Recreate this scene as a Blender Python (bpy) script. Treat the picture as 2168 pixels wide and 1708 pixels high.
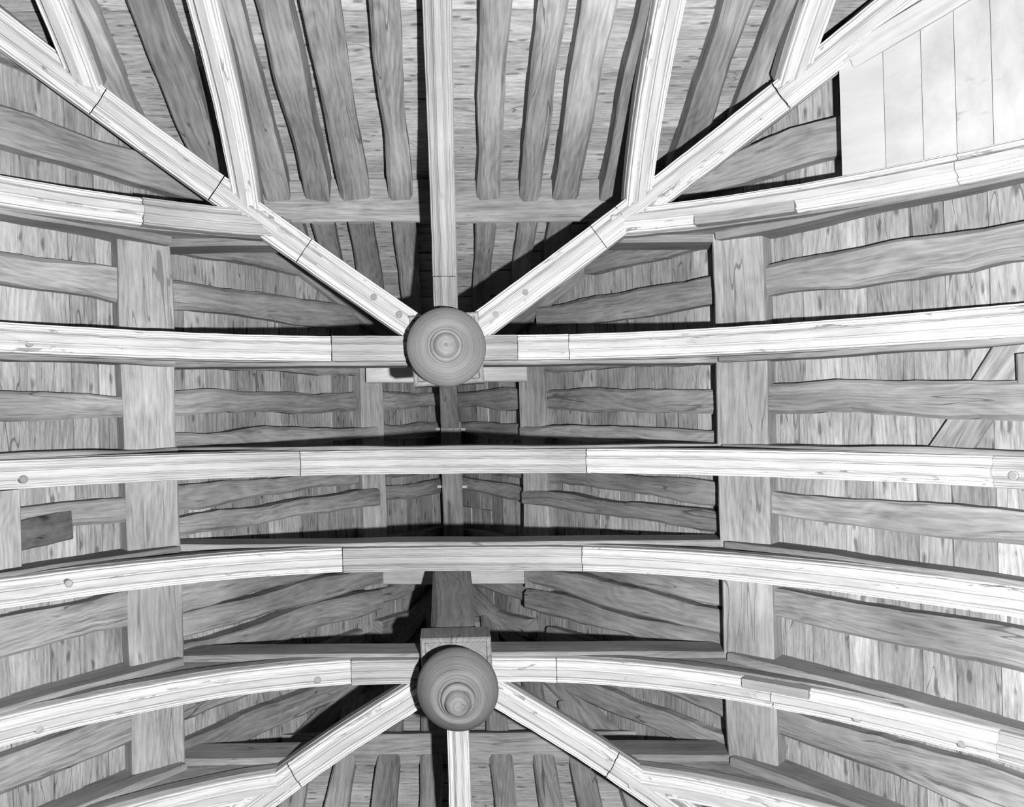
import bpy, math, random
from mathutils import Vector, Matrix, noise

# ------------------------------------------------------------------ scene reset
for o in list(bpy.data.objects):
    bpy.data.objects.remove(o)
scene = bpy.context.scene
C = scene.collection

U = 0.0025            # one building unit = 2.5 mm
F = 1800.0            # focal length in pixels of the 2168 px wide frame
D = 1800.0            # crown height above the lens, in building units
ZC = 1.5              # lens height above the floor, metres

# ------------------------------------------------------------------ camera (view camera pointing straight up)
cam_d = bpy.data.cameras.new('camera')
cam = bpy.data.objects.new('camera', cam_d)
C.objects.link(cam)
roll = 0.008
c_, s_ = math.cos(roll), math.sin(roll)
r_, u_, b_ = Vector((c_, s_, 0)), Vector((s_, -c_, 0)), Vector((0, 0, -1))
m = Matrix((r_, u_, b_)).transposed().to_4x4()
m.translation = Vector((0, 0, ZC))
cam.matrix_world = m
cam_d.sensor_width = 36.0
cam_d.sensor_fit = 'HORIZONTAL'
cam_d.lens = 36.0 * F / 2168.0
cam_d.shift_x = (1084 - 950) / 2168.0
cam_d.shift_y = (880 - 854) / 2168.0
cam_d.clip_start = 0.05
scene.camera = cam

# ------------------------------------------------------------------ world, flash lamp, exposure
w = bpy.data.worlds.new('world')
scene.world = w
w.use_nodes = True
bg = w.node_tree.nodes['Background']
bg.inputs[0].default_value = (1, 1, 1, 1)
bg.inputs[1].default_value = 0.0005

fl_d = bpy.data.lights.new('flash', 'POINT')
fl_d.energy = 2420
fl_d.shadow_soft_size = 0.035
fl = bpy.data.objects.new('flash', fl_d)
fl.location = (205 * U, 96 * U, ZC - 0.02)
C.objects.link(fl)

scene.view_settings.view_transform = 'Standard'
scene.view_settings.look = 'None'
scene.view_settings.gamma = 1
scene.view_settings.use_curve_mapping = False
scene.view_settings.exposure = 0.0

# ------------------------------------------------------------------ materials
ALB = 0.62   # old timber and limewash are darker than they print
def mk_wood(name, dark, light, knots=0.5, streak=0.5, cross=26.0, along=1.1, var=0.12, rough=0.85, bump=0.12, flake=None, kscale=(4.2, 9.0), check=0.5):
    """Grey timber: grain along u, knots, dark streaks; flake = (paint value, amount) adds worn limewash."""
    dark, light = dark * ALB, light * ALB
    mt = bpy.data.materials.new(name)
    mt.use_nodes = True
    nt = mt.node_tree
    N, L = nt.nodes, nt.links
    bs = N['Principled BSDF']
    bs.inputs['Roughness'].default_value = rough
    bs.inputs['Specular IOR Level'].default_value = 0.15

    def nd(t, **k):
        n = N.new(t)
        for a, v in k.items():
            setattr(n, a, v)
        return n

    def math_(op, a, b=None, clamp=False):
        n = nd('ShaderNodeMath', operation=op, use_clamp=clamp)
        for i, v in enumerate((a, b)):
            if v is None:
                continue
            if isinstance(v, (int, float)):
                n.inputs[i].default_value = v
            else:
                L.new(v, n.inputs[i])
        return n.outputs[0]

    def ramp(v, a, b, lo=0.0, hi=1.0):
        n = nd('ShaderNodeMapRange')
        n.inputs['From Min'].default_value = a
        n.inputs['From Max'].default_value = b
        n.inputs['To Min'].default_value = lo
        n.inputs['To Max'].default_value = hi
        L.new(v, n.inputs['Value'])
        return n.outputs[0]

    uv = nd('ShaderNodeUVMap')
    info = nd('ShaderNodeObjectInfo')
    off = nd('ShaderNodeCombineXYZ')
    L.new(math_('MULTIPLY', info.outputs['Random'], 37.0), off.inputs[0])
    L.new(math_('MULTIPLY', info.outputs['Random'], 91.0), off.inputs[1])
    add = nd('ShaderNodeVectorMath', operation='ADD')
    L.new(uv.outputs[0], add.inputs[0])
    L.new(off.outputs[0], add.inputs[1])

    def mapped(sx, sy):
        mp = nd('ShaderNodeMapping')
        mp.inputs['Scale'].default_value = (sx, sy, 1)
        L.new(add.outputs[0], mp.inputs[0])
        return mp.outputs[0]

    def noise_(vec, detail=5.0, rough_=0.6, dist=0.0):
        n = nd('ShaderNodeTexNoise', noise_dimensions='2D')
        n.inputs['Scale'].default_value = 1.0
        n.inputs['Detail'].default_value = detail
        n.inputs['Roughness'].default_value = rough_
        n.inputs['Distortion'].default_value = dist
        L.new(vec, n.inputs['Vector'])
        return n.outputs[0]

    grain = noise_(mapped(along * 1.6, cross * 1.6), 4.0, 0.65, 0.3)
    fine = noise_(mapped(along * 9, cross * 7), 2.0, 0.6)
    blot = noise_(mapped(2.6, 4.0), 3.0, 0.55)
    cloud = noise_(mapped(0.9, 1.6), 2.0, 0.5)
    g = math_('ADD', math_('MULTIPLY', ramp(grain, 0.32, 0.68), 0.38), math_('MULTIPLY', ramp(fine, 0.32, 0.68), 0.28))
    g = math_('ADD', g, math_('MULTIPLY', ramp(blot, 0.3, 0.7), 0.34))
    # cathedral figure
    fig_n = noise_(mapped(1.1, 3.4), 2.0, 0.5, 0.4)
    sep = nd('ShaderNodeSeparateXYZ')
    L.new(add.outputs[0], sep.inputs[0])
    ph = math_('ADD', math_('MULTIPLY', sep.outputs[1], 190.0 * cross / 18), math_('MULTIPLY', fig_n, 46.0))
    fg = math_('MULTIPLY', math_('ADD', math_('SINE', ph), 1.0), 0.5)
    g = math_('ADD', math_('MULTIPLY', g, 0.84), math_('MULTIPLY', fg, 0.16))
    # knots
    vo = nd('ShaderNodeTexVoronoi', voronoi_dimensions='2D', feature='F1')
    vo.inputs['Scale'].default_value = 1.0
    vo.inputs['Randomness'].default_value = 1.0
    wob = nd('ShaderNodeVectorMath', operation='ADD')
    L.new(mapped(*kscale), wob.inputs[0])
    nv = nd('ShaderNodeTexNoise', noise_dimensions='2D')
    nv.inputs['Scale'].default_value = 9.0
    L.new(add.outputs[0], nv.inputs['Vector'])
    sc = nd('ShaderNodeVectorMath', operation='SCALE')
    sc.inputs['Scale'].default_value = 0.35
    L.new(nv.outputs['Color'], sc.inputs[0])
    L.new(sc.outputs[0], wob.inputs[1])
    L.new(wob.outputs[0], vo.inputs['Vector'])
    kn = ramp(vo.outputs['Distance'], 0.05, 0.20, 1.0, 0.0)
    kmask = ramp(math_('FRACT', math_('MULTIPLY', vo.outputs['Color'], 7.3)), 0.58, 0.66)
    kn = math_('MULTIPLY', math_('MULTIPLY', kn, kmask), knots)
    # streaks and checks along the grain
    st = noise_(mapped(along * 2.3, cross * 2.1), 3.0, 0.7, 0.6)
    stv = math_('MULTIPLY', ramp(st, 0.62, 0.74), streak)
    # drying checks: thin dark lines that follow the grain
    ck = noise_(mapped(along * 0.7, 9.0), 2.0, 0.5, 0.2)
    ckm = noise_(mapped(1.7, 3.1), 1.0, 0.5)
    ckv = ramp(math_('ABSOLUTE', math_('SUBTRACT', ck, 0.5)), 0.002, 0.008, 1.0, 0.0)
    ckv = math_('MULTIPLY', math_('MULTIPLY', ckv, ramp(ckm, 0.52, 0.60)), check)
    stv = math_('ADD', stv, ckv)
    val = math_('SUBTRACT', math_('SUBTRACT', g, kn), stv, True)
    mix = nd('ShaderNodeMix', data_type='RGBA')
    L.new(val, mix.inputs['Factor'])
    mix.inputs['A'].default_value = (dark, dark, dark, 1)
    mix.inputs['B'].default_value = (light, light, light, 1)
    vv = math_('ADD', math_('MULTIPLY', info.outputs['Random'], 2 * var), 1 - var)
    vv = math_('MULTIPLY', vv, ramp(cloud, 0.3, 0.7, 0.74, 1.14))  # broad random tone, widened to paint in the soft shading of rounded timbers
    mul = nd('ShaderNodeVectorMath', operation='SCALE')
    L.new(mix.outputs['Result'], mul.inputs[0])
    L.new(vv, mul.inputs['Scale'])
    col = mul.outputs[0]
    if flake:
        pv, amt = flake[0] * ALB, flake[1]
        fl_ = noise_(mapped(7, 22), 5.0, 0.7, 0.5)
        fl2 = noise_(mapped(1.6, 7), 3.0, 0.6)
        worn = ramp(math_('ADD', math_('MULTIPLY', fl_, 0.62), math_('MULTIPLY', fl2, 0.38)), amt, amt + 0.03)
        pm = nd('ShaderNodeMix', data_type='RGBA')
        pt = noise_(mapped(3, 30), 5.0, 0.6)
        pc = nd('ShaderNodeCombineXYZ')
        pvv = math_('MULTIPLY', ramp(pt, 0.3, 0.7, 0.78, 1.06), pv)
        for i in range(3):
            L.new(pvv, pc.inputs[i])
        L.new(worn, pm.inputs['Factor'])
        L.new(pc.outputs[0], pm.inputs['A'])
        L.new(col, pm.inputs['B'])
        col = pm.outputs['Result']
    L.new(col, bs.inputs['Base Color'])
    bp = nd('ShaderNodeBump')
    bp.inputs['Strength'].default_value = bump
    bp.inputs['Distance'].default_value = 0.006
    L.new(grain, bp.inputs['Height'])
    L.new(bp.outputs[0], bs.inputs['Normal'])
    return mt

M = {
    'board': mk_wood('roof_board_wood', 0.14, 0.53, knots=0.55, streak=0.4, cross=20, along=1.5, var=0.17, bump=0.08, kscale=(4.5, 14), check=.7),
    'end_board': mk_wood('end_board_wood', 0.17, 0.60, knots=0.75, streak=0.3, cross=24, along=2.2, var=0.10, bump=0.08, kscale=(6, 22), check=.5),
    'rafter': mk_wood('rafter_wood', 0.13, 0.44, knots=0.15, streak=0.3, cross=15, along=0.8, var=0.12, check=.9),
    'purlin': mk_wood('purlin_wood', 0.18, 0.50, knots=0.15, streak=0.4, cross=15, along=0.9, var=0.06, check=1.0),
    'collar': mk_wood('collar_wood', 0.15, 0.38, knots=0.1, streak=0.3, cross=20, along=0.8, var=0.10, check=.8),
    'repair': mk_wood('repair_rib_wood', 0.28, 0.50, knots=0.0, streak=0.3, cross=34, along=0.6, var=0.07, check=.4),
    'backing': mk_wood('rib_backing_wood', 0.15, 0.38, knots=0.1, streak=0.4, cross=16, along=0.9, var=0.1, check=.8),
    'limewash': mk_wood('limewashed_rib', 0.26, 0.46, knots=0.1, streak=0.3, cross=26, along=0.9, var=0.0, bump=0.12, flake=(0.69, 0.605)),
    'fillet': mk_wood('cream_painted_fillet', 0.26, 0.44, knots=0.1, streak=0.3, cross=26, along=0.9, var=0.0, bump=0.12, flake=(0.48, 0.62)),
    'panel': mk_wood('limewashed_panel', 0.30, 0.50, knots=0.1, streak=0.3, cross=12, along=0.9, var=0.04, bump=0.15, flake=(0.50, 0.615)),
    'pale': mk_wood('pale_new_timber', 0.42, 0.72, knots=0.2, streak=0.25, cross=18, along=0.9, var=0.04),
    'boss': mk_wood('boss_wood', 0.10, 0.32, knots=0.0, streak=0.3, cross=75, along=0.5, var=0.05),
    'peg': mk_wood('peg_wood', 0.22, 0.42, knots=0.0, streak=0.2, cross=30, along=6, var=0.2),
    'dark': mk_wood('decayed_wood', 0.02, 0.12, knots=0.4, streak=0.5, cross=10, along=3, var=0.1),
    'black': mk_wood('split_hollow', 0.01, 0.03, knots=0.0, streak=0.0),
}

# ------------------------------------------------------------------ mesh helpers (all in building units, lens at the origin)
SK = 0.021            # the plan is slightly out of square
def W(v):
    return Vector(((v[0] + SK * v[1]) * U, v[1] * U, ZC + v[2] * U))

def link(name, verts, faces, uvs, mat, parent=None, smooth=False, origin=None):
    """verts in building units; origin = centre of the vertices."""
    wv = [W(v) for v in verts]
    if origin is None:
        o_ = sum(wv, Vector()) / len(wv)
    else:
        o_ = W(origin)
    me = bpy.data.meshes.new(name)
    me.from_pydata([v - o_ for v in wv], [], faces)
    ul = me.uv_layers.new(name='UVMap')
    k = 0
    for f, fu in zip(faces, uvs):
        for t in fu:
            ul.data[k].uv = t
            k += 1
    if smooth:
        me.polygons.foreach_set('use_smooth', [True] * len(me.polygons))
    if isinstance(mat, str):
        me.materials.append(M[mat])
    else:
        names, idx = mat
        for q in names:
            me.materials.append(M[q])
        for p, q in zip(me.polygons, idx):
            p.material_index = q
    me.update()
    ob = bpy.data.objects.new(name, me)
    C.objects.link(ob)
    ob.location = o_
    if parent:
        ob.parent = parent
        ob.location = o_ - parent.location
    return ob

def tag(o, label, cat, group=None, kind=None):
    o['label'] = label
    if cat:
        o['category'] = cat
    if group:
        o['group'] = group
    o['kind'] = kind or 'thing'
    return o

def empty(name, pos):
    e = bpy.data.objects.new(name, None)
    e.empty_display_size = 0.05
    e.location = W(pos)
    C.objects.link(e)
    return e

def loft(rings, uvu, closed_caps=True):
    """rings of equal point count -> verts, faces, uvs (u along, v around)."""
    n = len(rings[0])
    verts = [p for r in rings for p in r]
    faces, uvs = [], []
    per = [0.0]
    for i in range(n):
        a, b = rings[0][i], rings[0][(i + 1) % n]
        per.append(per[-1] + (Vector(a) - Vector(b)).length * U)
    for k in range(len(rings) - 1):
        for i in range(n):
            j = (i + 1) % n
            faces.append((k * n + i, k * n + j, (k + 1) * n + j, (k + 1) * n + i))
            uvs.append(((uvu[k], per[i]), (uvu[k], per[i + 1]), (uvu[k + 1], per[i + 1]), (uvu[k + 1], per[i])))
    if closed_caps:
        for k, rev in ((0, True), (len(rings) - 1, False)):
            idx = [k * n + i for i in range(n)]
            cu = [(p[0] * U * 0.3 + uvu[k], (p[1] + p[2]) * U) for p in rings[k]]
            if rev:
                idx.reverse(); cu.reverse()
            faces.append(tuple(idx)); uvs.append(tuple(cu))
    return verts, faces, uvs

rnd = random.Random(7)

def beam(name, A, B, wd, ht, nrm, mat, parent=None, wob=3.0, bev=3.0, step=45.0, taper=1.0, sag=0.0, ends=(0, 0)):
    """Hewn timber whose visible face is centred on A-B, facing nrm; wavy arrises."""
    A, B, nrm = Vector(A), Vector(B), Vector(nrm).normalized()
    ax = B - A
    Ln = ax.length
    ax.normalize()
    nrm = (nrm - ax * nrm.dot(ax)).normalized()
    wdir = ax.cross(nrm).normalized()
    n = max(2, int(Ln / step))
    sd = rnd.random() * 1000
    rings, uu = [], []
    for k in range(n + 1):
        t = k / n
        q = Ln * t
        def nz(i, sc=0.0052):
            return noise.noise(Vector((q * sc + sd, i * 13.7, sd * 0.3)))
        hw = wd * 0.5 * (1 + (taper - 1) * t)
        l = -hw + wob * nz(1) + 0.22 * wob * nz(5, 0.03)
        r = hw + wob * nz(2) + 0.22 * wob * nz(6, 0.03)
        f = 0.5 * wob * nz(3) + sag * math.sin(math.pi * t)
        b1 = max(0.6, bev * (1 + 1.2 * nz(7)))
        b2 = max(0.6, bev * (1 + 1.2 * nz(8)))
        c = A + ax * q
        e0 = ends[0] * (1 - t) ** 8 if ends[0] else 0
        sec = [(l, -ht), (l, -b1 + f), (l + b1, f), (r - b2, f), (r, -b2 + f), (r, -ht)]
        rings.append([c + wdir * a + nrm * b for a, b in sec])
        uu.append(q * U)
    v, fc, uv = loft(rings, uu)
    return link(name, v, fc, uv, mat, parent)

# ------------------------------------------------------------------ geometry of vault and roof
RA, RB = 1.60, 0.00092                    # side slopes: d = RA - RB*|x|
TB, BB = -142.0, 545.0                    # plan position of the two bosses
TC, TS = 1.754, 0.00124                   # end slope at the head of the picture: d = TC - TS*|y|
BC, BS = 2.27, 0.00123                    # end slope at the foot: d = BC - BS*y
T = [-405.0, -145.0, 98.0, 306.0, 545.0, 768.0]   # the six frames
RT, RBt = 0.71, 0.60                      # plan slope of the hip ribs
ORD = ['first', 'second', 'third', 'fourth', 'fifth', 'sixth', 'seventh', 'eighth', 'ninth', 'tenth', 'eleventh', 'twelfth', 'thirteenth']

prof = [(0, 0), (130, .002), (262, .009), (424, .038), (530, .069), (623, .105), (700, .140), (781, .184), (866, .236), (950, .298), (1050, .385), (1150, .48)]
def drop(x):
    x = abs(x)
    for i in range(len(prof) - 1):
        x0, y0 = prof[i]; x1, y1 = prof[i + 1]
        if x <= x1 or i == len(prof) - 2:
            def sl(j):
                a = max(0, j - 1); b = min(len(prof) - 1, j + 1)
                return (prof[b][1] - prof[a][1]) / (prof[b][0] - prof[a][0])
            h = x1 - x0; t = (x - x0) / h
            m0 = 0 if i == 0 else sl(i) * h
            m1 = sl(i + 1) * h
            t2, t3 = t * t, t * t * t
            return (2 * t3 - 3 * t2 + 1) * y0 + (t3 - 2 * t2 + t) * m0 + (-2 * t3 + 3 * t2) * y1 + (t3 - t2) * m1
def rib_z(x):
    return D * (1 - drop(x))
def roof_z(x):
    return D * (RA - RB * abs(x))
NL = Vector((.856, 0, -.517))
NR = Vector((-.856, 0, -.517))
NT = Vector((0, .9126, -.409))
NB = Vector((0, -.9126, -.409))
DN = Vector((0, 0, -1))
def hip_x(y):
    """|x| at which the side slope meets an end slope, 0 between the ridge ends."""
    if y < 0:
        return max(0.0, (TS * -y - (TC - RA)) / RB)
    return max(0.0, (BS * y - (BC - RA)) / RB)
def hip_y_top(x):
    return -(RB * abs(x) + (TC - RA)) / TS
def hip_y_bot(x):
    return (RB * abs(x) + (BC - RA)) / BS

XE = 1130.0           # eaves
YT, YBt = -905.0, 1130.0

# ------------------------------------------------------------------ roof boarding (four slopes, each board a part)
def board_mesh(parent, q, nrm, th, mat, along_y):
    """q = four plan corners with z on the board face, ordered a0,a1 (one long edge), b1,b0 (other)."""
    a0, a1, b1, b0 = [Vector(p) for p in q]
    n = Vector(nrm)
    sh = rnd.uniform(-3.0, 3.0)
    tilt = rnd.uniform(-1.5, 1.5)
    a0 = a0 + n * (sh + tilt); a1 = a1 + n * (sh + tilt)
    b0 = b0 + n * (sh - tilt); b1 = b1 + n * (sh - tilt)
    top = [a0, a1, b1, b0]
    bot = [p - n * th for p in top]
    verts = top + bot
    faces = [(0, 1, 2, 3), (7, 6, 5, 4), (0, 4, 5, 1), (1, 5, 6, 2), (2, 6, 7, 3), (3, 7, 4, 0)]
    l1 = (a1 - a0).length * U; wd = (b0 - a0).length * U
    e = (a1 - a0).normalized()
    s0 = (b0 - a0).dot(e) * U
    s1 = (b1 - a0).dot(e) * U
    vv = rnd.random() * 50
    fu = ((0, vv), (l1, vv), (s1, vv + wd), (s0, vv + wd))
    side = ((0, vv), (0, vv + .02), (l1, vv + .02), (l1, vv))
    uvs = [fu, fu, side, side, side, side]
    return link('board', verts, faces, uvs, mat, parent)

BT = 34.0   # rafters stand this far proud of the boards
def side_boards(sgn, label):
    root = tag(empty('ceiling', (sgn * 560, 200, roof_z(560))), label, None, kind='structure')
    n = NL if sgn < 0 else NR
    x = 0.0
    while x < XE:
        wd = rnd.uniform(29, 44)
        x1 = min(x + wd, XE)
        g = rnd.uniform(0.5, 1.6)
        y0a, y1a = max(YT, hip_y_top(x)), min(YBt, hip_y_bot(x))
        y0b, y1b = max(YT, hip_y_top(x1)), min(YBt, hip_y_bot(x1))
        cuts = sorted(rnd.sample([-277, -30, 98, 190, 306, 395, 545, 640], 2))
        cuts = [c for c in cuts if y0a + 60 < c < y1a - 60]
        ya = [y0a] + cuts + [y1a]
        yb = [y0b] + cuts + [y1b]
        for k in range(len(ya) - 1):
            gg = 0.8
            q = []
            for xx, yy in ((x + g, ya[k] + gg), (x + g, ya[k + 1] - gg), (x1, yb[k + 1] - gg), (x1, yb[k] + gg)):
                q.append(Vector((sgn * xx, yy, roof_z(xx))) - n * BT)
            if sgn > 0:
                q = [q[1], q[0], q[3], q[2]]
            board_mesh(root, q, n, 7, 'board', True)
        x = x1
    return root
side_boards(-1, 'boarded left slope of the roof behind the rafters')
side_boards(1, 'boarded right slope of the roof behind the rafters')

ET = 32.0
def end_boards(sgn, label):
    n = NT if sgn < 0 else NB
    zc = (lambda y: D * (TC - TS * abs(y))) if sgn < 0 else (lambda y: D * (BC - BS * y))
    root = tag(empty('ceiling', (0, -600 if sgn < 0 else 900, zc(600 if sgn < 0 else 900))), label, None, kind='structure')
    y = 124.0 if sgn < 0 else 545.0
    ye = 905.0 if sgn < 0 else 1130.0
    while y < ye:
        y1 = min(ye, y + rnd.uniform(22, 36))
        g = rnd.uniform(0.4, 1.4)
        xa, xb = hip_x(sgn * y), hip_x(sgn * y1)
        cuts = sorted(rnd.sample([-516, -297, -205, -96, 104, 209, 292, 388, 541], 2))
        cuts = [c for c in cuts if abs(c) < xa - 60]
        la = [-xa] + cuts + [xa]
        lb = [-xb] + cuts + [xb]
        for k in range(len(la) - 1):
            q = []
            for xx, yy in ((la[k] + .8, y + g), (la[k + 1] - .8, y + g), (lb[k + 1] - .8, y1), (lb[k] + .8, y1)):
                q.append(Vector((xx, sgn * yy, zc(yy))) - n * ET)
            if sgn < 0:
                q = [q[1], q[0], q[3], q[2]]
            board_mesh(root, q, n, 7, 'end_board', False)
        y = y1
    return root
end_boards(-1, 'boarded hipped end slope at the head of the picture')
end_boards(1, 'boarded hipped end slope at the foot of the picture')

# ------------------------------------------------------------------ purlins, ridge, hip rafters
def purlin(sgn, xc, wd, proud, y0, y1, label):
    n = NL if sgn < 0 else NR
    A = Vector((sgn * xc, y0, roof_z(xc))) + n * proud
    B = Vector((sgn * xc, y1, roof_z(xc))) + n * proud
    o = beam('purlin', A, B, wd, proud + 30, n * .76 + DN * .34, 'purlin', wob=5, bev=3.5, step=40)
    return tag(o, label, 'purlin', 'purlins of the roof')
purlin(-1, 649, 114, 24, T[0] - 15, T[5] + 10, 'broad lower purlin on the left slope, crossed by five collars')
purlin(1, 644, 110, 30, T[0] - 15, T[5] + 10, 'broad lower purlin on the right slope with long splits and a black shadow')
purlin(-1, 238, 82, 20, TB - 5, 500, 'narrow upper purlin left of the dark ridge')
purlin(1, 258, 88, 22, TB - 5, 500, 'narrow upper purlin right of the dark ridge')

o = beam('ridge_beam', (4, 20, D * 1.53), (4, 470, D * 1.53), 66, 90, DN, 'rafter', wob=5)
tag(o, 'dark ridge beam at the very top between the upper purlins', 'ridge beam')
for yy in (44, 232):
    beam('ridge_peg', (-44, yy, D * 1.55), (62, yy + 2, D * 1.55), 9, 9, DN, 'pale', parent=o, wob=.5, bev=1)
o = beam('crown_rafter', (2, -140, D * 1.34), (2, 40, D * 1.50), 56, 40, (0, .66, -.75), 'rafter', wob=5)
tag(o, 'short pegged crown rafter rising from the upper boss to the ridge', 'rafter')
hr = [(-1, -1, 'head', 'left'), (1, -1, 'head', 'right'), (-1, 1, 'foot', 'left'), (1, 1, 'foot', 'right')]
for sx, sy, a, b in hr:
    ys = -124 if sy < 0 else 545
    ye = -880 if sy < 0 else 1100
    A = Vector((sx * hip_x(ys) + sx * 2, ys, roof_z(hip_x(ys))))
    B = Vector((sx * hip_x(ye), ye, roof_z(hip_x(ye))))
    nn = ((NL if sx < 0 else NR) + (NT if sy < 0 else NB)).normalized()
    o = beam('hip_rafter', A + nn * 8, B + nn * 8, 60, 50, nn, 'rafter', wob=6, bev=8)
    tag(o, 'hip rafter in the %s corner at the %s of the picture' % (b, a), 'rafter', 'hip rafters')

# ------------------------------------------------------------------ side rafters
LP_IN, LP_OUT = 612.0, 684.0
UP_IN, UP_OUT = 210.0, 266.0
lines = [   # (y outer, y inner, width, place words)
    (-700, -690, 62, 'above the first frame, outermost'),
    (-535, -530, 70, 'just above the first frame'),
    (-275, -282, 66, 'between the first and second frames'),
    (-16, -56, 60, 'between the second and third frames'),
    (196, 158, 52, 'between the third and fourth frames'),
    (392, 398, 66, 'between the fourth and fifth frames'),
    (640, 640, 64, 'between the fifth and sixth frames'),
    (880, 875, 62, 'below the sixth frame'),
]
inner_only = [(-400, -402, 54, 'at the first frame'), (-142, -142, 50, 'at the second frame'), (60, 44, 46, 'at the third frame'), (252, 230, 46, 'at the fourth frame'),
              (474, 452, 58, 'at the fifth frame, nearer the ridge'), (535, 528, 58, 'at the fifth frame'), (755, 750, 60, 'at the sixth frame')]
def rafter_piece(sgn, xa, xb, yo, yi, wd, name, label, grp, lap=0):
    """piece from |x|=xa (low) to xb (high)."""
    n = NL if sgn < 0 else NR
    def yy(x):
        t = min(1, max(0, x / 900.0))
        return yi + (yo - yi) * t
    A = Vector((sgn * xa, yy(xa), roof_z(xa)))
    B = Vector((sgn * xb, yy(xb), roof_z(xb)))
    B = B + n * lap
    k = rnd.uniform(-6, 6)
    A.y += k; B.y -= k * 0.5
    o = beam(name, A, B, wd * rnd.uniform(.93, 1.08), BT + 10, n, 'rafter', wob=13, bev=6, step=30, taper=rnd.uniform(.86, .97))
    return tag(o, label, 'rafter', grp)
for sgn, sd in ((-1, 'left'), (1, 'right')):
    for yo, yi, wd, place in lines:
        hx = max(hip_x(yi), 4)
        if yo < T[0] or yo > T[5]:
            if hx < XE:
                rafter_piece(sgn, XE, hx, yo, yi, wd * 1.05, 'lower_rafter', 'lower rafter of the %s slope %s' % (sd, place), 'lower rafters of the %s slope' % sd)
            continue
        if hx < XE:
            rafter_piece(sgn, XE, max(LP_OUT - 16, hx), yo, yi, wd * 1.05, 'lower_rafter', 'lower rafter of the %s slope %s' % (sd, place), 'lower rafters of the %s slope' % sd)
        if hx < LP_IN:
            rafter_piece(sgn, LP_IN + 6, max(UP_OUT - 4, hx), yo, yi, wd, 'middle_rafter', 'middle rafter of the %s slope %s' % (sd, place), 'middle rafters of the %s slope' % sd)
        if hx < UP_IN:
            rafter_piece(sgn, UP_IN + 6, max(28, hx), yo, yi, wd * .92, 'upper_rafter', 'short upper rafter of the %s slope %s' % (sd, place), 'upper rafters of the %s slope' % sd)
    for yo, yi, wd, place in inner_only:
        hx = max(hip_x(yi), 4)
        if hx < LP_IN:
            rafter_piece(sgn, LP_IN + 6, max(UP_OUT - 30, hx), yo, yi, wd, 'middle_rafter', 'middle rafter of the %s slope %s' % (sd, place), 'middle rafters of the %s slope' % sd, lap=36 if hx < 10 else 0)
        if hx < UP_IN:
            rafter_piece(sgn, UP_IN + 6, max(28, hx), yo, yi, wd * .92, 'upper_rafter', 'short upper rafter of the %s slope %s' % (sd, place), 'upper rafters of the %s slope' % sd)

# ------------------------------------------------------------------ frames: collars, principal rafters
CZ0, CZ1 = D * 1.018, D * 1.066
NUM = ['first', 'second', 'third', 'fourth', 'fifth', 'sixth']
for i, y in enumerate(T):
    yc = y - 6 if i >= 2 else y + 8
    hw = 672.0
    if 1 <= i <= 4:
        o = beam('collar_beam', (-hw, yc, CZ0), (hw, yc, CZ0), 54, CZ1 - CZ0, DN, 'collar', wob=3, step=60)
        tag(o, 'straight collar beam over the %s curved frame from the top' % NUM[i], 'collar beam', 'collar beams')
    else:
        ry = RT if i == 0 else RBt
        for sgn, sd in ((-1, 'left'), (1, 'right')):
            x0 = abs(y - (TB if i == 0 else BB)) / ry - 40
            o = beam('collar_beam', (sgn * hw, yc, CZ0), (sgn * x0, yc, CZ0), 54, CZ1 - CZ0, DN, 'collar', wob=3, step=60)
            tag(o, 'short collar stub behind the %s jack rib on the %s' % ('upper' if i == 0 else 'lower', sd), 'collar beam', 'collar beams')
    for sgn, sd in ((-1, 'left'), (1, 'right')):
        n = NL if sgn < 0 else NR
        A = Vector((sgn * 628, yc, roof_z(628))) + n * 58
        B = Vector((sgn * XE, yc, roof_z(XE))) - n * 30
        o = beam('principal_rafter', A, B, 57, BT + 50, n, 'collar', wob=5, step=45)
        tag(o, 'principal rafter falling %s from the %s collar counted from the top' % (sd, NUM[i]), 'rafter', 'principal rafters')

# upper collars (pale timbers near the ridge ends)
o = beam('upper_collar', (-232, -128, D * 1.345), (226, -128, D * 1.345), 62, 40, DN, 'pale', wob=3)
tag(o, 'pale upper collar half hidden by the upper boss', 'collar beam', 'upper collars')
o = beam('upper_collar', (-205, 462, D * 1.38), (255, 462, D * 1.38), 60, 40, DN, 'pale', wob=3)
tag(o, 'pale upper collar near the ridge above the lower boss', 'collar beam', 'upper collars')

# ------------------------------------------------------------------ end purlins and end rafters
yb = -504.0
zb = D * (TC - TS * 512)
o = beam('end_purlin', (-520, yb, zb - 26), (520, yb, zb - 16), 98, 60, (0, .25, -.97), 'rafter', wob=5, step=50)
tag(o, 'heavy cross timber carrying the rafter feet at the head of the picture', 'purlin')
yb2 = 852.0
zb2 = D * (BC - BS * 852)
o = beam('end_purlin', (-452, yb2, zb2 - 24), (470, yb2, zb2 - 24), 76, 56, (0, -.25, -.97), 'rafter', wob=4, step=50)
tag(o, 'cross timber behind the lower boss at the foot of the picture', 'purlin')

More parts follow.
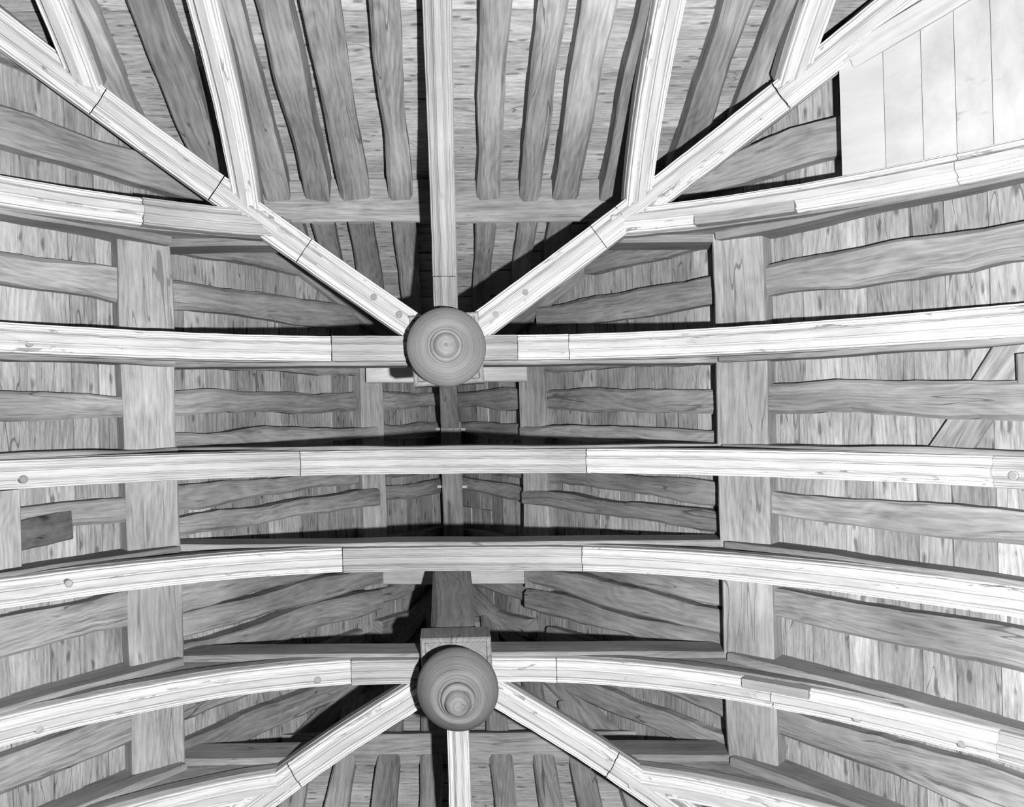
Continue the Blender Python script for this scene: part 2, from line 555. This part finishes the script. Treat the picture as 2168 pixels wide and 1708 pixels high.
tops = [(-650, 66), (-516, 76), (-380, 64), (-297, 62), (-205, 70), (-96, 58), (104, 56), (209, 54), (292, 62), (388, 54), (541, 58), (640, 60)]
for k, (x, wd) in enumerate(tops):
    ztop = lambda y: D * (TC - TS * abs(y))
    ys = min(-498 - rnd.uniform(0, 32), hip_y_top(x) - 6)
    A = Vector((x, -900, ztop(900))) + NT * 2
    B = Vector((x + rnd.uniform(-6, 6), ys, ztop(abs(ys)))) + NT * (16 if abs(x) < 400 else 2)
    if abs(x) < 400:
        A = A + NT * 4
    o = beam('end_rafter', A, B, wd, ET + 14, NT + Vector((rnd.uniform(-.12, .12), 0, 0)), 'rafter', wob=7, bev=7, step=32, taper=.96)
    tag(o, '%s end rafter from the left at the head of the picture' % ORD[k], 'rafter', 'end rafters at the head')
    if abs(x) < 400 and hip_y_top(x) > -470:
        y0, y1 = -475.0, hip_y_top(x)
        A = Vector((x, y0, ztop(-y0)))
        B = Vector((x, y1, ztop(-y1)))
        o = beam('upper_end_rafter', A, B, wd * .9, ET + 10, NT, 'rafter', wob=6, bev=4, step=36)
        tag(o, '%s end rafter from the left continuing above the head cross timber' % ORD[k], 'rafter', 'upper end rafters at the head')

bots = [(-420, 60), (-300, 58), (-185, 60), (-70, 56), (110, 56), (220, 58), (320, 58), (440, 58)]
for k, (x, wd) in enumerate(bots):
    zbot = lambda y: D * (BC - BS * y)
    y1 = hip_y_bot(x) + 4
    A = Vector((x, 1120, zbot(1120)))
    B = Vector((x * .96, y1, zbot(y1)))
    o = beam('end_rafter', A, B, wd, ET + 14, NB, 'rafter', wob=8, bev=5, step=36)
    tag(o, '%s end rafter from the left at the foot of the picture' % ORD[k], 'rafter', 'end rafters at the foot')

# ------------------------------------------------------------------ moulded ribs
def rib_section(hw):
    h = [(0.0, 0.0), (.24, 0.0), (.27, 5.0), (.33, 6.5), (.42, 12.0), (.54, 16.5), (.64, 18.0), (.66, 13.0), (.76, 11.5), (.84, 14.0), (.87, 20.0), (.96, 20.0), (1.0, 25.0), (1.0, 48.0)]
    right = [(a * hw, b) for a, b in h]
    left = [(-a, b) for a, b in reversed(right[1:])]
    return left + right          # open along the back, closed by loft

def sweep(name, path, sec, mat, parent, wob=0.8):
    """path: list of (point, width_dir); section b axis points away from the floor, square to the path."""
    rings, uu = [], []
    q = 0.0
    sd = rnd.random() * 500
    for k, (p, wdir) in enumerate(path):
        p = Vector(p)
        a = Vector(path[max(0, k - 1)][0]); b = Vector(path[min(len(path) - 1, k + 1)][0])
        t = (b - a).normalized()
        up = wdir.cross(t)
        if up.z < 0:
            up = -up
        up.normalize()
        if k:
            q += (p - Vector(path[k - 1][0])).length
        j = wob * noise.noise(Vector((q * .02 + sd, 3.1, 0)))
        rings.append([p + wdir * (aa + j + .9 * wob * noise.noise(Vector((q * .05 + sd, aa * .7, bb)))) + up * (bb + .8 * wob * noise.noise(Vector((q * .04, aa * .5 + sd, bb)))) for aa, bb in sec])
        uu.append(q * U)
    v, f, uv = loft(rings, uu)
    if mat == 'limewash':
        n = len(sec)
        mid = n // 2
        idx = [1 if (k < len(f) - 2 and (k % n) in (mid - 1, mid)) else 0 for k in range(len(f))]
        mat = (('limewash', 'fillet'), idx)
    return link(name, v, f, uv, mat, parent)

def peg(parent, p, nrm, rad=7.5):
    n = 10
    nrm = Vector(nrm).normalized()
    a = nrm.orthogonal().normalized(); b = nrm.cross(a)
    rings = []
    for h, r in ((-12, rad), (-.5, rad), (1, rad * .75)):
        rings.append([Vector(p) + nrm * h + a * (r * math.cos(2 * math.pi * i / n)) + b * (r * math.sin(2 * math.pi * i / n)) for i in range(n)])
    v, f, uv = loft(rings, [0, .02, .03])
    return link('peg', v, f, uv, 'peg', parent)

def rib(name, fn, wfn, cuts, mats, hw, label, cat, grp, pegs=(), back=70.0, gap=0.55, step=18.0, dz=0.0):
    """fn(t) -> soffit point, wfn(t) -> horizontal width direction; cuts t0<t1<.. with one material per span."""
    root = tag(empty(name, fn((cuts[0] + cuts[-1]) / 2)), label, cat, grp)
    sec = rib_section(hw)
    for k in range(len(cuts) - 1):
        a, b = cuts[k] + gap, cuts[k + 1] - gap
        n = max(2, int(abs(b - a) / step))
        jig = rnd.uniform(-1.2, 1.2)
        path = [(Vector(fn(a + (b - a) * i / n)) + Vector((0, 0, jig + dz)), wfn(a)) for i in range(n + 1)]
        s = sec
        if mats[k] == 'repair':
            s = [(aa, bb * .55 + 3 if bb < 40 else bb) for aa, bb in sec]
        sweep('rib_segment', path, s, mats[k], root)
    a, b = cuts[0], cuts[-1]
    n = max(4, int(abs(b - a) / 40))
    path = [(fn(a + (b - a) * i / n), wfn(a)) for i in range(n + 1)]
    hb = hw + 1.5
    sweep('rib_backing', path, [(-hb, 44), (hb, 44), (hb, back), (-hb, back)], 'backing', root, wob=1.5)
    for t, off in pegs:
        p = Vector(fn(t)); e = Vector(fn(t + 4)) - p
        wd = wfn(t)
        up = wd.cross(e.normalized())
        if up.z < 0:
            up = -up
        peg(root, p + wd * off + up * (9 if abs(off) > 8 else 0), -up)
    return root

EY = Vector((0, 1, 0)); EX = Vector((1, 0, 0))
def side_fn(y):
    return lambda t: Vector((t, y, rib_z(t)))
wy = lambda t: EY
Lw, Rp = 'limewash', 'repair'
XR = 1060.0
# frame ribs: left half and right half for those meeting a boss, whole for the rest
rib('transverse_rib', side_fn(T[1]), wy, [-XR, -242, -62], [Lw, Rp], 27, 'limewashed rib running left from the upper boss', 'vault rib', 'transverse ribs', pegs=[(-738, 9)])
rib('transverse_rib', side_fn(T[1]), wy, [66, 150, 256, 935, XR], [Rp, Lw, Lw, Rp], 27, 'limewashed rib running right from the upper boss', 'vault rib', 'transverse ribs', pegs=[(945, 6)])
rib('transverse_rib', side_fn(T[2]), wy, [-XR, -311, 284, 870, XR], [Rp, Rp, Lw, Rp], 26, 'curved rib of bare grey wood turning white at right, first below the upper boss', 'vault rib', 'transverse ribs', pegs=[(-752, 8), (890, 4)])
rib('transverse_rib', side_fn(T[3]), wy, [-XR, -232, 270, 905, XR], [Lw, Rp, Lw, Lw], 26, 'white curved rib with bare wooden middle, last above the lower boss', 'vault rib', 'transverse ribs', pegs=[(-700, -6), (920, -8)])
rib('transverse_rib', side_fn(T[4]), wy, [-XR, -221, -78], [Lw, Rp], 26, 'white rib curving left from the lower boss', 'vault rib', 'transverse ribs', pegs=[(-742, 6), (-290, 5)])
rib('transverse_rib', side_fn(T[4]), wy, [74, 212, 600, 868, XR], [Lw, Lw, Lw, Rp], 26, 'white rib curving right from the lower boss with two pegs', 'vault rib', 'transverse ribs', pegs=[(718, 6), (835, 6)])
x0 = abs(T[0] - TB) / RT - 22
rib('jack_rib', side_fn(T[0]), wy, [-XR, -577, -x0], [Lw, Rp], 27, 'white jack rib meeting the upper left diagonal rib', 'vault rib', 'jack ribs', dz=2.5)
rib('jack_rib', side_fn(T[0]), wy, [x0, 845, XR], [Lw, Lw], 27, 'white jack rib below the whitewashed panel, meeting the upper right diagonal', 'vault rib', 'jack ribs', dz=2.5)
x5 = abs(T[5] - BB) / RBt - 22
rib('jack_rib', side_fn(T[5]), wy, [-XR, -x5], [Lw], 26, 'white jack rib at the bottom left edge', 'vault rib', 'jack ribs', dz=2.5)
rib('jack_rib', side_fn(T[5]), wy, [x5, XR], [Lw], 26, 'white jack rib at the bottom right edge', 'vault rib', 'jack ribs', dz=2.5)

def hip_fn(sx, sy):
    if sy < 0:
        return lambda t: Vector((sx * t, TB - RT * t, rib_z(t)))
    return lambda t: Vector((sx * t, BB + RBt * t, rib_z(t)))
def hip_w(sx, sy):
    d = Vector((sx, sy * (RT if sy < 0 else RBt), 0)).normalized()
    w_ = Vector((-d.y, d.x, 0))
    return lambda t: w_
rib('diagonal_rib', hip_fn(-1, -1), hip_w(-1, -1), [44, 292, 455, 640, XR], [Lw] * 4, 30, 'long white diagonal rib from the upper boss to the top left', 'vault rib', 'diagonal ribs', pegs=[(100, 2), (152, 2)])
rib('diagonal_rib', hip_fn(1, -1), hip_w(1, -1), [44, 322, 372, 640, XR], [Lw] * 4, 30, 'long white diagonal rib from the upper boss to the top right', 'vault rib', 'diagonal ribs', pegs=[(104, 2), (168, 2)])
rib('diagonal_rib', hip_fn(-1, 1), hip_w(-1, 1), [58, 340, XR], [Lw] * 2, 29, 'short white diagonal rib from the lower boss to bottom left', 'vault rib', 'diagonal ribs')
rib('diagonal_rib', hip_fn(1, 1), hip_w(1, 1), [58, 318, XR], [Lw] * 2, 29, 'short white diagonal rib from the lower boss to bottom right', 'vault rib', 'diagonal ribs')

def end_fn(x, sy):
    if sy < 0:
        return lambda t: Vector((x, TB - t, rib_z(t / RT)))
    return lambda t: Vector((x, BB + t, rib_z(t / RBt)))
wx = lambda t: EX
rib('ridge_rib', end_fn(0, -1), wx, [56, 152, 720], [Rp, Rp], 25.5, 'straight bare wood rib rising from the upper boss to the top edge', 'vault rib', None)
rib('ridge_rib', end_fn(0, 1), wx, [56, 620], [Lw], 23, 'white rib falling straight from the lower boss to the bottom edge', 'vault rib', None)
for x, sd, pos in ((-407, 'left', 'inner'), (407, 'right', 'inner'), (-668, 'left', 'outer'), (668, 'right', 'outer')):
    rib('jack_rib', end_fn(x, -1), wx, [abs(x) * RT - 16, 745], [Lw], 27, '%s white jack rib on the %s of the head end, standing on the diagonal' % (pos, sd), 'vault rib', 'jack ribs', dz=2.5)

# spandrel fillers between rib and roof timbers
for i, y in enumerate(T):
    for sgn, sd in ((-1, 'left'), (1, 'right')):
        xs = 430.0
        if i == 0: xs = x0 + 60
        if i == 5: xs = x5 + 60
        n = 14
        rings, uu = [], []
        for k in range(n + 1):
            x = xs + (1000 - xs) * k / n
            lo = rib_z(x) + 60
            hi = max(lo + 4, min(D * 1.03, roof_z(x) + 20))
            rings.append([Vector((sgn * x, y - 19, lo)), Vector((sgn * x, y + 19, lo)), Vector((sgn * x, y + 19, hi)), Vector((sgn * x, y - 19, hi))])
            uu.append((x - xs) * U)
        v, f, uv = loft(rings, uu)
        o = link('spandrel_filler', v, f, uv, 'purlin')
        tag(o, 'thin filling timber above the %s curved frame on the %s' % (NUM[i], sd), 'filler', 'spandrel fillers')

# ------------------------------------------------------------------ bosses
def lathe(name, cx, cy, prof_, mat, parent, n=64):
    rings = []
    for z, r in prof_:
        rings.append([Vector((cx + r * math.cos(2 * math.pi * i / n), cy + r * math.sin(2 * math.pi * i / n), z)) for i in range(n)])
    uu = [0.0]
    for k in range(1, len(prof_)):
        uu.append(uu[-1] + math.hypot(prof_[k][0] - prof_[k - 1][0], prof_[k][1] - prof_[k - 1][1]) * U)
    # grain as growth rings: u around the turning, v along the radius
    n_ = n
    verts = [p for r in rings for p in r]
    faces, uvs = [], []
    for k in range(len(rings) - 1):
        for i in range(n_):
            j = (i + 1) % n_
            faces.append((k * n_ + i, (k + 1) * n_ + i, (k + 1) * n_ + j, k * n_ + j))
            a, b = abs(i / n_ - .5), abs((i + 1) / n_ - .5)
            uvs.append(((a, uu[k]), (a, uu[k + 1]), (b, uu[k + 1]), (b, uu[k])))
    k = len(rings) - 1
    faces.append(tuple(k * n_ + i for i in reversed(range(n_))))
    uvs.append(tuple((p[0] * U, p[1] * U) for p in reversed(rings[k])))
    faces.append(tuple(range(n_)))
    uvs.append(tuple((p[0] * U, p[1] * U) for p in rings[0]))
    ob = link(name, verts, faces, uvs, mat, parent, smooth=True, origin=(cx, cy, prof_[0][0]))
    return ob

def boss(bx, by, drop_, ang, label, crack):
    root = tag(empty('boss', (bx, by, D)), label, 'boss', 'turned bosses')
    z0 = D * 1.0 - 2
    ca, sa = math.cos(ang), math.sin(ang)
    def sq(h, z):
        return [Vector((bx + ca * a * h - sa * b * h, by + sa * a * h + ca * b * h, z)) for a, b in ((-1, -1), (1, -1), (1, 1), (-1, 1))]
    v, f, uv = loft([sq(75, z0 + 90), sq(75, z0 + 4), sq(72, z0), sq(66, z0), sq(64, z0 + 5), sq(10, z0 + 5)], [0, .2, .21, .23, .25, .4])
    link('block', v, f, uv, 'backing', root)
    k = drop_
    pr = [(z0 + 10, 52), (z0 - .25 * k, 50), (z0 - .45 * k, 62), (z0 - .68 * k, 78), (z0 - .80 * k, 81.5), (z0 - .90 * k, 81.5), (z0 - 1.0 * k, 79),
          (z0 - 1.16 * k, 67), (z0 - 1.28 * k, 55), (z0 - 1.34 * k, 46), (z0 - 1.31 * k, 43), (z0 - 1.30 * k, 41), (z0 - 1.38 * k, 39), (z0 - 1.41 * k, 35), (z0 - 1.38 * k, 32)]
    p = lathe('pendant', bx, by, pr, 'boss', root)
    kn = [(z0 - 1.36 * k, 34), (z0 - 1.45 * k, 33), (z0 - 1.52 * k, 29), (z0 - 1.50 * k, 26.5), (z0 - 1.62 * k, 25), (z0 - 1.72 * k, 21), (z0 - 1.77 * k, 13), (z0 - 1.78 * k, 4)]
    kb = lathe('knob', bx, by, kn, 'boss', p, n=40)
    kb.location = Vector((0, 0, (kn[0][0] - pr[0][0]) * U))
    for a0, r0, r1, wd in crack:
        # a drying split: a thin dark wedge let into the face
        ux, uy = math.cos(a0), math.sin(a0)
        def at(r):
            for q in range(len(pr) - 1, 0, -1):
                if pr[q][1] <= r <= pr[q - 1][1] and q > 5:
                    t = (r - pr[q][1]) / (pr[q - 1][1] - pr[q][1] + 1e-6)
                    return pr[q][0] + (pr[q - 1][0] - pr[q][0]) * t
            return pr[6][0]
        rings = []
        for q in range(6):
            r = r0 + (r1 - r0) * q / 5
            ww = wd * (.25 + .75 * q / 5)
            jx = 1.2 * math.sin(q * 2.1)
            z = at(r) - .5
            c = Vector((bx + ux * r - uy * jx, by + uy * r + ux * jx, z))
            s = Vector((-uy, ux, 0)) * ww * .5
            rings.append([c - s, c + s, c + s + Vector((0, 0, 6)), c - s + Vector((0, 0, 6))])
        v, f, uv = loft(rings, [0, .01, .02, .03, .04, .05])
        cr = link('split', v, f, uv, 'black', p)
        cr.location = cr.location - p.location
    return root
R = math.radians
boss(-1, TB + 1, 62, R(-3.2), 'round turned boss on a square block, split at the top', [(R(-92), 45, 80, 3.4), (R(38), 48, 76, 2.4), (R(112), 56, 80, 3.0), (R(86), 44, 66, 1.2)])
boss(2, BB, 118, R(-1.0), 'round turned boss hanging low below its square block', [(R(-60), 52, 70, 1.2), (R(110), 60, 79, 1.6)])

o = beam('hanging_post', (-4, 488, D * 1.03), (-2, 380, D * 1.31), 100, 80, (0, -.98, -.3), 'backing', wob=3, bev=10)
tag(o, 'square hanging post rising from the lower boss to the ridge', 'post', 'hanging posts')
o = beam('hanging_post', (-1, TB - 28, D * 1.03), (0, TB - 28, D * 1.50), 62, 56, (0, -1, 0), 'backing', wob=2, bev=8)
tag(o, 'hanging post hidden above the upper boss', 'post', 'hanging posts')

# ------------------------------------------------------------------ whitewashed vault panel, top right
pn = tag(empty('vault_panel', (830, -560, rib_z(830) + 34)), 'white limewashed boarded panel between ribs at the top right', 'panel')
xs = [733, 786, 828, 862, 896, 930]
for a, b in zip(xs[:-1], xs[1:]):
    g = 0.5
    za, zb_ = rib_z(a) + 40, rib_z(b) + 40
    ya0, yb0 = TB - RT * a + 8, TB - RT * b + 8
    y1 = T[0] - 20
    top = [Vector((a + g, ya0, za)), Vector((b - g, yb0, zb_)), Vector((b - g, y1, zb_)), Vector((a + g, y1, za))]
    bot = [p + Vector((6, 0, 8)) for p in top]
    fs = [(3, 2, 1, 0), (4, 5, 6, 7), (0, 1, 5, 4), (1, 2, 6, 5), (2, 3, 7, 6), (3, 0, 4, 7)]
    fu = [((p.y * U, (p.x + p.z) * U)) for p in top]
    uvs = [(fu[3], fu[2], fu[1], fu[0]), tuple(fu)] + [tuple(fu)] * 4
    link('board', top + bot, fs, uvs, 'panel', pn)

# timber patches let into the ribs
def patch(fn, wd_, a, b, lo, hi, mat, root_label):
    n = 6
    path = [(fn(a + (b - a) * i / n), wd_) for i in range(n + 1)]
    o = sweep('repair_patch', path, [(lo, 2.5), (hi, 2.5), (hi, 30), (lo, 30)], mat, None, wob=.3)
    return tag(o, root_label, 'patch', 'timber patches in the ribs')
patch(side_fn(T[0]), EY, 500, 655, 3, 28.2, 'collar', 'grey timber patch let into the jack rib under the whitewashed panel')
patch(side_fn(T[4]), EY, 556, 655, -27.2, -9, 'repair', 'bare timber patch on the rib curving right from the lower boss')
patch(hip_fn(-1, -1), hip_w(-1, -1)(0), 262, 290, -12, 12, 'peg', 'small grey patch on the upper left diagonal rib')
patch(side_fn(T[1]), EY, 172, 214, -4, 8, 'peg', 'small dark patch on the rib right of the upper boss')

# eaves timbers at the picture's edges
def on_side(sgn, x, y, off):
    n = NL if sgn < 0 else NR
    return Vector((sgn * x, y, roof_z(x))) + n * off
o = beam('wind_brace', on_side(1, 925, -150, -20), on_side(1, 835, 110, -20), 62, 12, NR, 'rafter', wob=5, bev=3)
tag(o, 'slanting brace against the boards at the right edge', 'brace')
o = beam('ashlar_block', on_side(1, 935, -92, 4), on_side(1, 935, -30, 4), 80, 30, NR, 'rafter', wob=4, bev=4)
tag(o, 'short squared block at the right edge beside the slanting brace', 'block')
o = beam('ashlar_board', on_side(-1, 822, 128, 16), on_side(-1, 822, 268, 16), 92, 24, NL, 'purlin', wob=3, bev=2)
tag(o, 'pale upright board at the left edge between the third and fourth frames', 'board')
o = beam('decayed_rafter_end', on_side(-1, 796, 212, 3), on_side(-1, 740, 206, 3), 56, 20, NL, 'dark', wob=7, bev=3, step=10)
tag(o, 'dark decayed rafter end beside the pale board at the left edge', 'timber')
o = beam('panel_batten', (742, -640, rib_z(742) + 26), (930, -722, rib_z(930) + 26), 40, 10, (-.4, .1, -1), 'panel', wob=3, bev=2, step=20)
tag(o, 'whitewashed batten along the top of the white panel beside the diagonal rib', 'batten')
